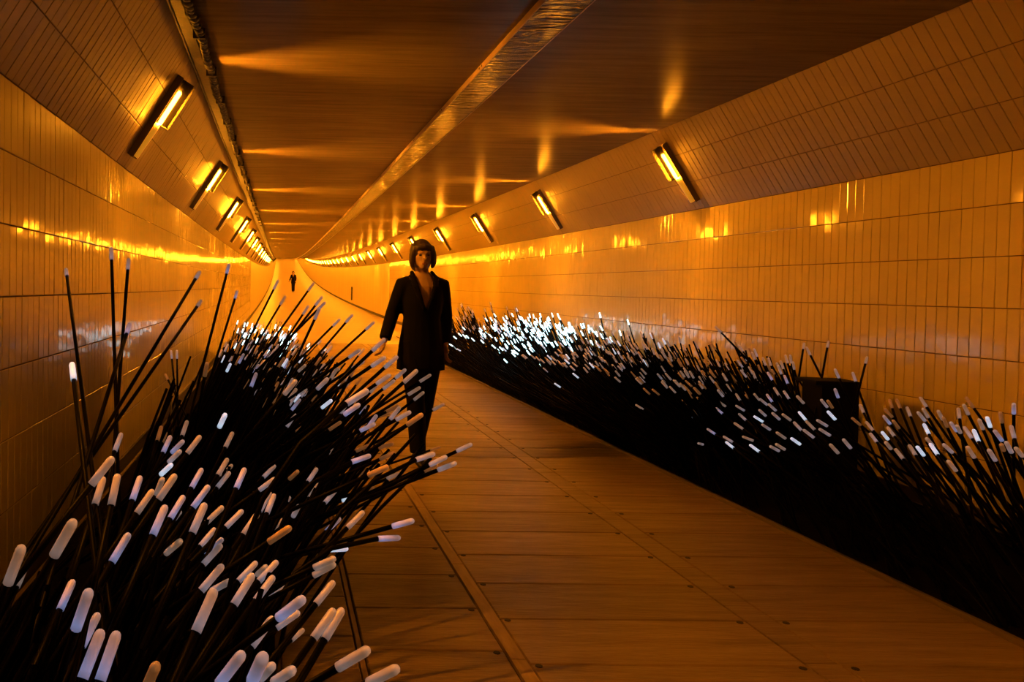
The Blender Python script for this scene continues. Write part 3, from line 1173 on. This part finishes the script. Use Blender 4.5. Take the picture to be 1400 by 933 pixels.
# ------------------------------------------------------------------ black box in the right bed
bx = at_x(1132, 560, 3.42)
box = empty('black_box', (3.42, bx.y, elev(bx.y) + 0.012))
box.rotation_euler.z = math.radians(-9)
tag(box, 'black box with an overhanging lid standing among the rods of the right bed', 'box')
topz = at_depth(1132, 519, (VIEW @ (bx - CAM)).y).z - box.location.z
bw = 0.112
M_box = mat('black_box_paint', (0.004, 0.004, 0.004), 0.7, 0.0, 0.08)
mb = MB()
mb.box(-bw + 0.018, bw, -0.11, 0.11, 0.14, topz - 0.022)
o = mb.build('body', M_box, box)
mb = MB()
mb.box(-bw - 0.022, bw + 0.004, -0.118, 0.118, topz - 0.022, topz)
mb.build('lid', M_box, box)
for sx in (-1, 1):
    for sy in (-1, 1):
        mb = MB()
        mb.box(sx * 0.10 - 0.012, sx * 0.10 + 0.012, sy * 0.09 - 0.012, sy * 0.09 + 0.012, 0.0, 0.14)
        mb.build('leg', M_box, box)
bv = box

# ------------------------------------------------------------------ people
M_skin = mat('skin', (0.40, 0.25, 0.17), 0.55)
M_hair = mat('brown_hair', (0.055, 0.035, 0.020), 0.5)
_n = noise(M_hair, 60.0, (1, 1, 0.1), 3)
bump(M_hair, _n.outputs['Fac'], 0.6, 0.01)
M_cloth = mat('black_cloth', (0.005, 0.0045, 0.0045), 0.9, 0.0, 0.08)
M_cloth2 = mat('black_trousers', (0.005, 0.0045, 0.0045), 0.9, 0.0, 0.08)
M_shoe = mat('black_shoe', (0.010, 0.009, 0.008), 0.4)
M_eye = mat('dark_eye', (0.02, 0.015, 0.01), 0.3)
M_lip = mat('lip', (0.28, 0.11, 0.08), 0.5)


def fused(name, shapes, voxel, material, parent, smooth_it=2, cut=None):
    """fuse overlapping closed shapes into one continuous surface"""
    mb = MB()
    for pts, rads, sides in shapes:
        mb.tube(pts, rads, sides)
    me = mb.mesh(name + '_raw')
    o = bpy.data.objects.new(name + '_raw', me)
    COL.objects.link(o)
    r = o.modifiers.new('r', 'REMESH')
    r.mode = 'VOXEL'
    r.voxel_size = voxel
    sm = o.modifiers.new('s', 'SMOOTH')
    sm.iterations = smooth_it
    sm.factor = 0.5
    dg = bpy.context.evaluated_depsgraph_get()
    out = bpy.data.meshes.new_from_object(o.evaluated_get(dg))
    bpy.data.objects.remove(o, do_unlink=True)
    bpy.data.meshes.remove(me)
    out.materials.clear()
    if cut:
        bm = bmesh.new()
        bm.from_mesh(out)
        bmesh.ops.delete(bm, geom=[f for f in bm.faces if cut(f.calc_center_median())], context='FACES')
        bm.to_mesh(out)
        bm.free()
    out.polygons.foreach_set('use_smooth', [True] * len(out.polygons))
    return link(name, out, parent, material)


def ell(c, rx, ry, rz, n=7, sides=14):
    """ellipsoid as a stack of rings"""
    pts, rads = [], []
    for i in range(n + 1):
        a = -math.pi / 2 * 0.96 + math.pi * 0.96 * i / n
        pts.append((c[0], c[1], c[2] + rz * math.sin(a)))
        rads.append((rx * math.cos(a), ry * math.cos(a)))
    return pts, rads, sides


def limb(p, r, sides=12):
    return p, r, sides


def hand(wrist, d, sgn):
    """palm, four unequal bent fingers and a thumb that leaves the side of the palm"""
    d = Vector(d).normalized()
    wr = Vector(wrist)
    side = Vector((0, -1, 0))            # thumb points forward
    side = (side - d * side.dot(d)).normalized()
    curl = d.cross(side) * sgn
    out = [limb([wr - d * 0.02, wr + d * 0.03, wr + d * 0.085], [0.024, (0.020, 0.034), (0.016, 0.040)])]
    for k, (off, ln) in enumerate(((0.029, 0.068), (0.010, 0.076), (-0.010, 0.072), (-0.028, 0.056))):
        a = wr + d * 0.075 + side * off
        b = a + d * ln * 0.5 + curl * 0.006
        c = b + d * ln * 0.30 + curl * 0.018
        e = c + d * ln * 0.18 + curl * 0.022
        out.append(limb([a, b, c, e], [0.0095, 0.009, 0.0085, 0.007], 8))
    a = wr + d * 0.03 + side * 0.026
    b = a + d * 0.028 + side * 0.026
    c = b + d * 0.030 + side * 0.010 + curl * 0.006
    out.append(limb([a, b, c], [0.012, 0.0105, 0.008], 8))
    return out


def person(loc, scale, rz, label):
    root = empty('person', loc)
    root.rotation_euler.z = rz
    root.scale = (scale,) * 3
    tag(root, label, 'person')
    # y < 0 is the front. joints of a walker, weight on the right-hand leg of the picture
    hipz = 0.86
    sh_l, el_l, wr_l = Vector((-0.152, 0.0, 1.345)), Vector((-0.225, 0.02, 1.13)), Vector((-0.300, -0.06, 0.93))
    sh_r, el_r, wr_r = Vector((0.152, 0.0, 1.345)), Vector((0.205, 0.06, 1.12)), Vector((0.190, 0.0, 0.90))
    hp_l, kn_l, an_l = Vector((-0.075, 0.0, hipz)), Vector((-0.062, -0.10, 0.48)), Vector((-0.045, -0.13, 0.085))
    hp_r, kn_r, an_r = Vector((0.075, 0.0, hipz)), Vector((0.050, 0.03, 0.47)), Vector((0.035, 0.20, 0.11))

    def legs(g):
        out = []
        for h, k, a in ((hp_l, kn_l, an_l), (hp_r, kn_r, an_r)):
            out.append(limb([h + Vector((0, 0, 0.06)), h.lerp(k, 0.3), k, k.lerp(a, 0.3), a], [0.085 + g, 0.078 + g, 0.055 + g, 0.055 + g, 0.036 + g * 1.6]))
        return out

    def torso(g):
        return limb([(0, 0.005, 0.80), (0, 0.005, 0.88), (0, 0.0, 1.0), (0, -0.005, 1.10), (0, -0.005, 1.22), (0, 0.0, 1.33), (0, 0.012, 1.41), (0, 0.015, 1.45)],
                    [(0.12 + g, 0.09 + g), (0.158 + g, 0.108 + g), (0.138 + g, 0.095 + g), (0.125 + g, 0.09 + g), (0.145 + g, 0.105 + g), (0.152 + g, 0.098 + g), (0.098 + g, 0.07 + g), (0.06 + g, 0.05 + g)], 18)

    def arms(g, end=1.0):
        out = []
        for s, e, w in ((sh_l, el_l, wr_l), (sh_r, el_r, wr_r)):
            w2 = e.lerp(w, end)
            c = Vector((0, s.y, s.z + 0.045))
            out.append(limb([c.lerp(s, 0.55), s, s.lerp(e, 0.35), e, e.lerp(w2, 0.4), w2], [0.050 + g, 0.054 + g, 0.046 + g, 0.038 + g, 0.036 + g, 0.026 + g * 1.3]))
        return out

    hc = Vector((-0.012, -0.012, 1.575))
    shapes = legs(0) + [torso(0)] + arms(0)
    shapes.append(limb([(0, 0.012, 1.40), (-0.003, 0.006, 1.46), (-0.010, -0.004, 1.53)], [0.066, 0.052, 0.055]))
    shapes.append(ell(hc, 0.073, 0.092, 0.112, 9, 18))
    shapes.append(limb([hc + Vector((0, -0.035, -0.045)), hc + Vector((0, -0.062, -0.080)), hc + Vector((0, -0.070, -0.102))], [0.052, 0.036, 0.018]))        # jaw and chin
    shapes.append(limb([hc + Vector((0, -0.083, 0.012)), hc + Vector((0, -0.098, -0.012)), hc + Vector((0, -0.108, -0.030)), hc + Vector((0, -0.094, -0.038))], [0.010, 0.012, 0.015, 0.012], 8))  # nose
    for sx in (-1, 1):
        shapes.append(ell(hc + Vector((sx * 0.073, 0.008, -0.012)), 0.009, 0.018, 0.030, 5, 10))
        shapes.append(limb([hc + Vector((sx * 0.012, -0.088, 0.022)), hc + Vector((sx * 0.046, -0.078, 0.020))], [0.009, 0.007], 8))      # brow
    shapes += hand(wr_l, wr_l - el_l, 1) + hand(wr_r, wr_r - el_r, -1)
    for a in (an_l, an_r):
        shapes.append(limb([a + Vector((0, 0.04, -0.05)), a + Vector((0, -0.05, -0.055)), a + Vector((0, -0.14, -0.066))], [0.034, (0.038, 0.030), (0.034, 0.018)]))
    fused('body', shapes, 0.0085, M_skin, root, 2)
    for sx in (-1, 1):
        fused('eye', [ell(hc + Vector((sx * 0.030, -0.081, 0.003)), 0.014, 0.009, 0.008, 5, 10)], 0.004, M_eye, root, 1)
    fused('mouth', [ell(hc + Vector((0, -0.092, -0.062)), 0.024, 0.012, 0.008, 5, 10)], 0.004, M_lip, root, 1)
    # bobbed hair: cap, sides and fringe, open at the face
    hs = [ell(hc + Vector((0, 0.016, 0.030)), 0.090, 0.104, 0.104, 9, 18), ell(hc + Vector((0, 0.045, -0.035)), 0.088, 0.068, 0.095, 8, 16)]
    for sx in (-1, 1):
        hs.append(limb([hc + Vector((sx * 0.058, -0.045, 0.075)), hc + Vector((sx * 0.083, -0.035, 0.01)), hc + Vector((sx * 0.086, -0.030, -0.055)), hc + Vector((sx * 0.074, -0.030, -0.095))], [0.026, 0.024, 0.022, 0.012], 10))
    hs.append(limb([hc + Vector((-0.055, -0.070, 0.060)), hc + Vector((0, -0.088, 0.070)), hc + Vector((0.055, -0.070, 0.058))], [0.020, 0.020, 0.020], 10))
    fused('hair', hs, 0.009, M_hair, root, 3, cut=lambda c: c.y < hc.y - 0.03 and abs(c.x - hc.x) < 0.05 and c.z < hc.z + 0.035)
    # jacket with a deep neckline and lapels
    g = 0.020
    js = [torso(g)] + arms(0.016, 0.96)
    js.append(limb([(0, 0.005, 0.70), (0, 0.005, 0.82), (0, 0.003, 0.95), (0, 0, 1.08)], [(0.190, 0.135), (0.184, 0.134), (0.165, 0.120), (0.145, 0.110)], 18))
    fused('jacket', js, 0.011, M_cloth, root, 3, cut=lambda c: c.y < 0.03 and c.z > 1.17 and abs(c.x) < 0.018 + (c.z - 1.17) * 0.42 and c.z < 1.50 or (c.z > 1.435 and abs(c.x) < 0.075))
    for sx in (-1, 1):
        fused('lapel', [limb([(sx * 0.012, -0.124, 1.16), (sx * 0.048, -0.124, 1.25), (sx * 0.078, -0.104, 1.34), (sx * 0.090, -0.052, 1.415), (sx * 0.078, 0.025, 1.455)], [(0.014, 0.008), (0.022, 0.010), (0.026, 0.011), (0.022, 0.012), (0.016, 0.012)], 10)], 0.006, M_cloth, root, 2)
    tr = legs(0.016)
    tr.append(limb([(0, 0.005, 0.78), (0, 0.005, 0.86), (0, 0.002, 0.98)], [(0.150, 0.110), (0.172, 0.122), (0.150, 0.106)], 16))
    fused('trousers', tr, 0.011, M_cloth2, root, 3)
    for a in (an_l, an_r):
        b = Vector((a.x, a.y, 0))
        lift = a.z - 0.085
        fused('shoe', [limb([b + Vector((0, 0.055, 0.045 + lift)), b + Vector((0, 0.02, 0.05 + lift)), b + Vector((0, -0.06, 0.040 + lift)), b + Vector((0, -0.14, 0.026 + lift * 0.3)), b + Vector((0, -0.185, 0.020 + lift * 0.2))],
                            [(0.036, 0.044), (0.042, 0.050), (0.046, 0.038), (0.044, 0.024), (0.024, 0.014)], 12)], 0.008, M_shoe, root, 2)
    return root


pf = at_floor(573, 629)
person((pf.x, pf.y, elev(pf.y) - 0.002), 0.955, math.radians(4), 'person in a black open-necked jacket and trousers walking towards the viewer')
pf2 = at_floor(400.8, 399.5)
person((pf2.x, pf2.y, elev(pf2.y)), 1.0, math.radians(-6), 'tiny dark figure of a person walking far away down the tunnel')

# dark upright strip standing for a tunnel joint on the far right wall
pp = at_x(481, 401.5, XR - 0.03)
mb = MB()
mb.tube([(0, 0, -0.36), (0, 0, -0.34), (0, 0, 0.34), (0, 0, 0.36)], [0.02, 0.035, 0.035, 0.02], 8)
for z in (-0.25, 0.25):
    mb.box(-0.02, 0.034, -0.05, 0.05, z, z + 0.03)
pipe = mb.build('wall_pipe', M_dark)
pipe.location = (XR - 0.036, pp.y, pp.z)
tag(pipe, 'short dark upright joint strip on the right wall far behind the walking person', 'pipe')
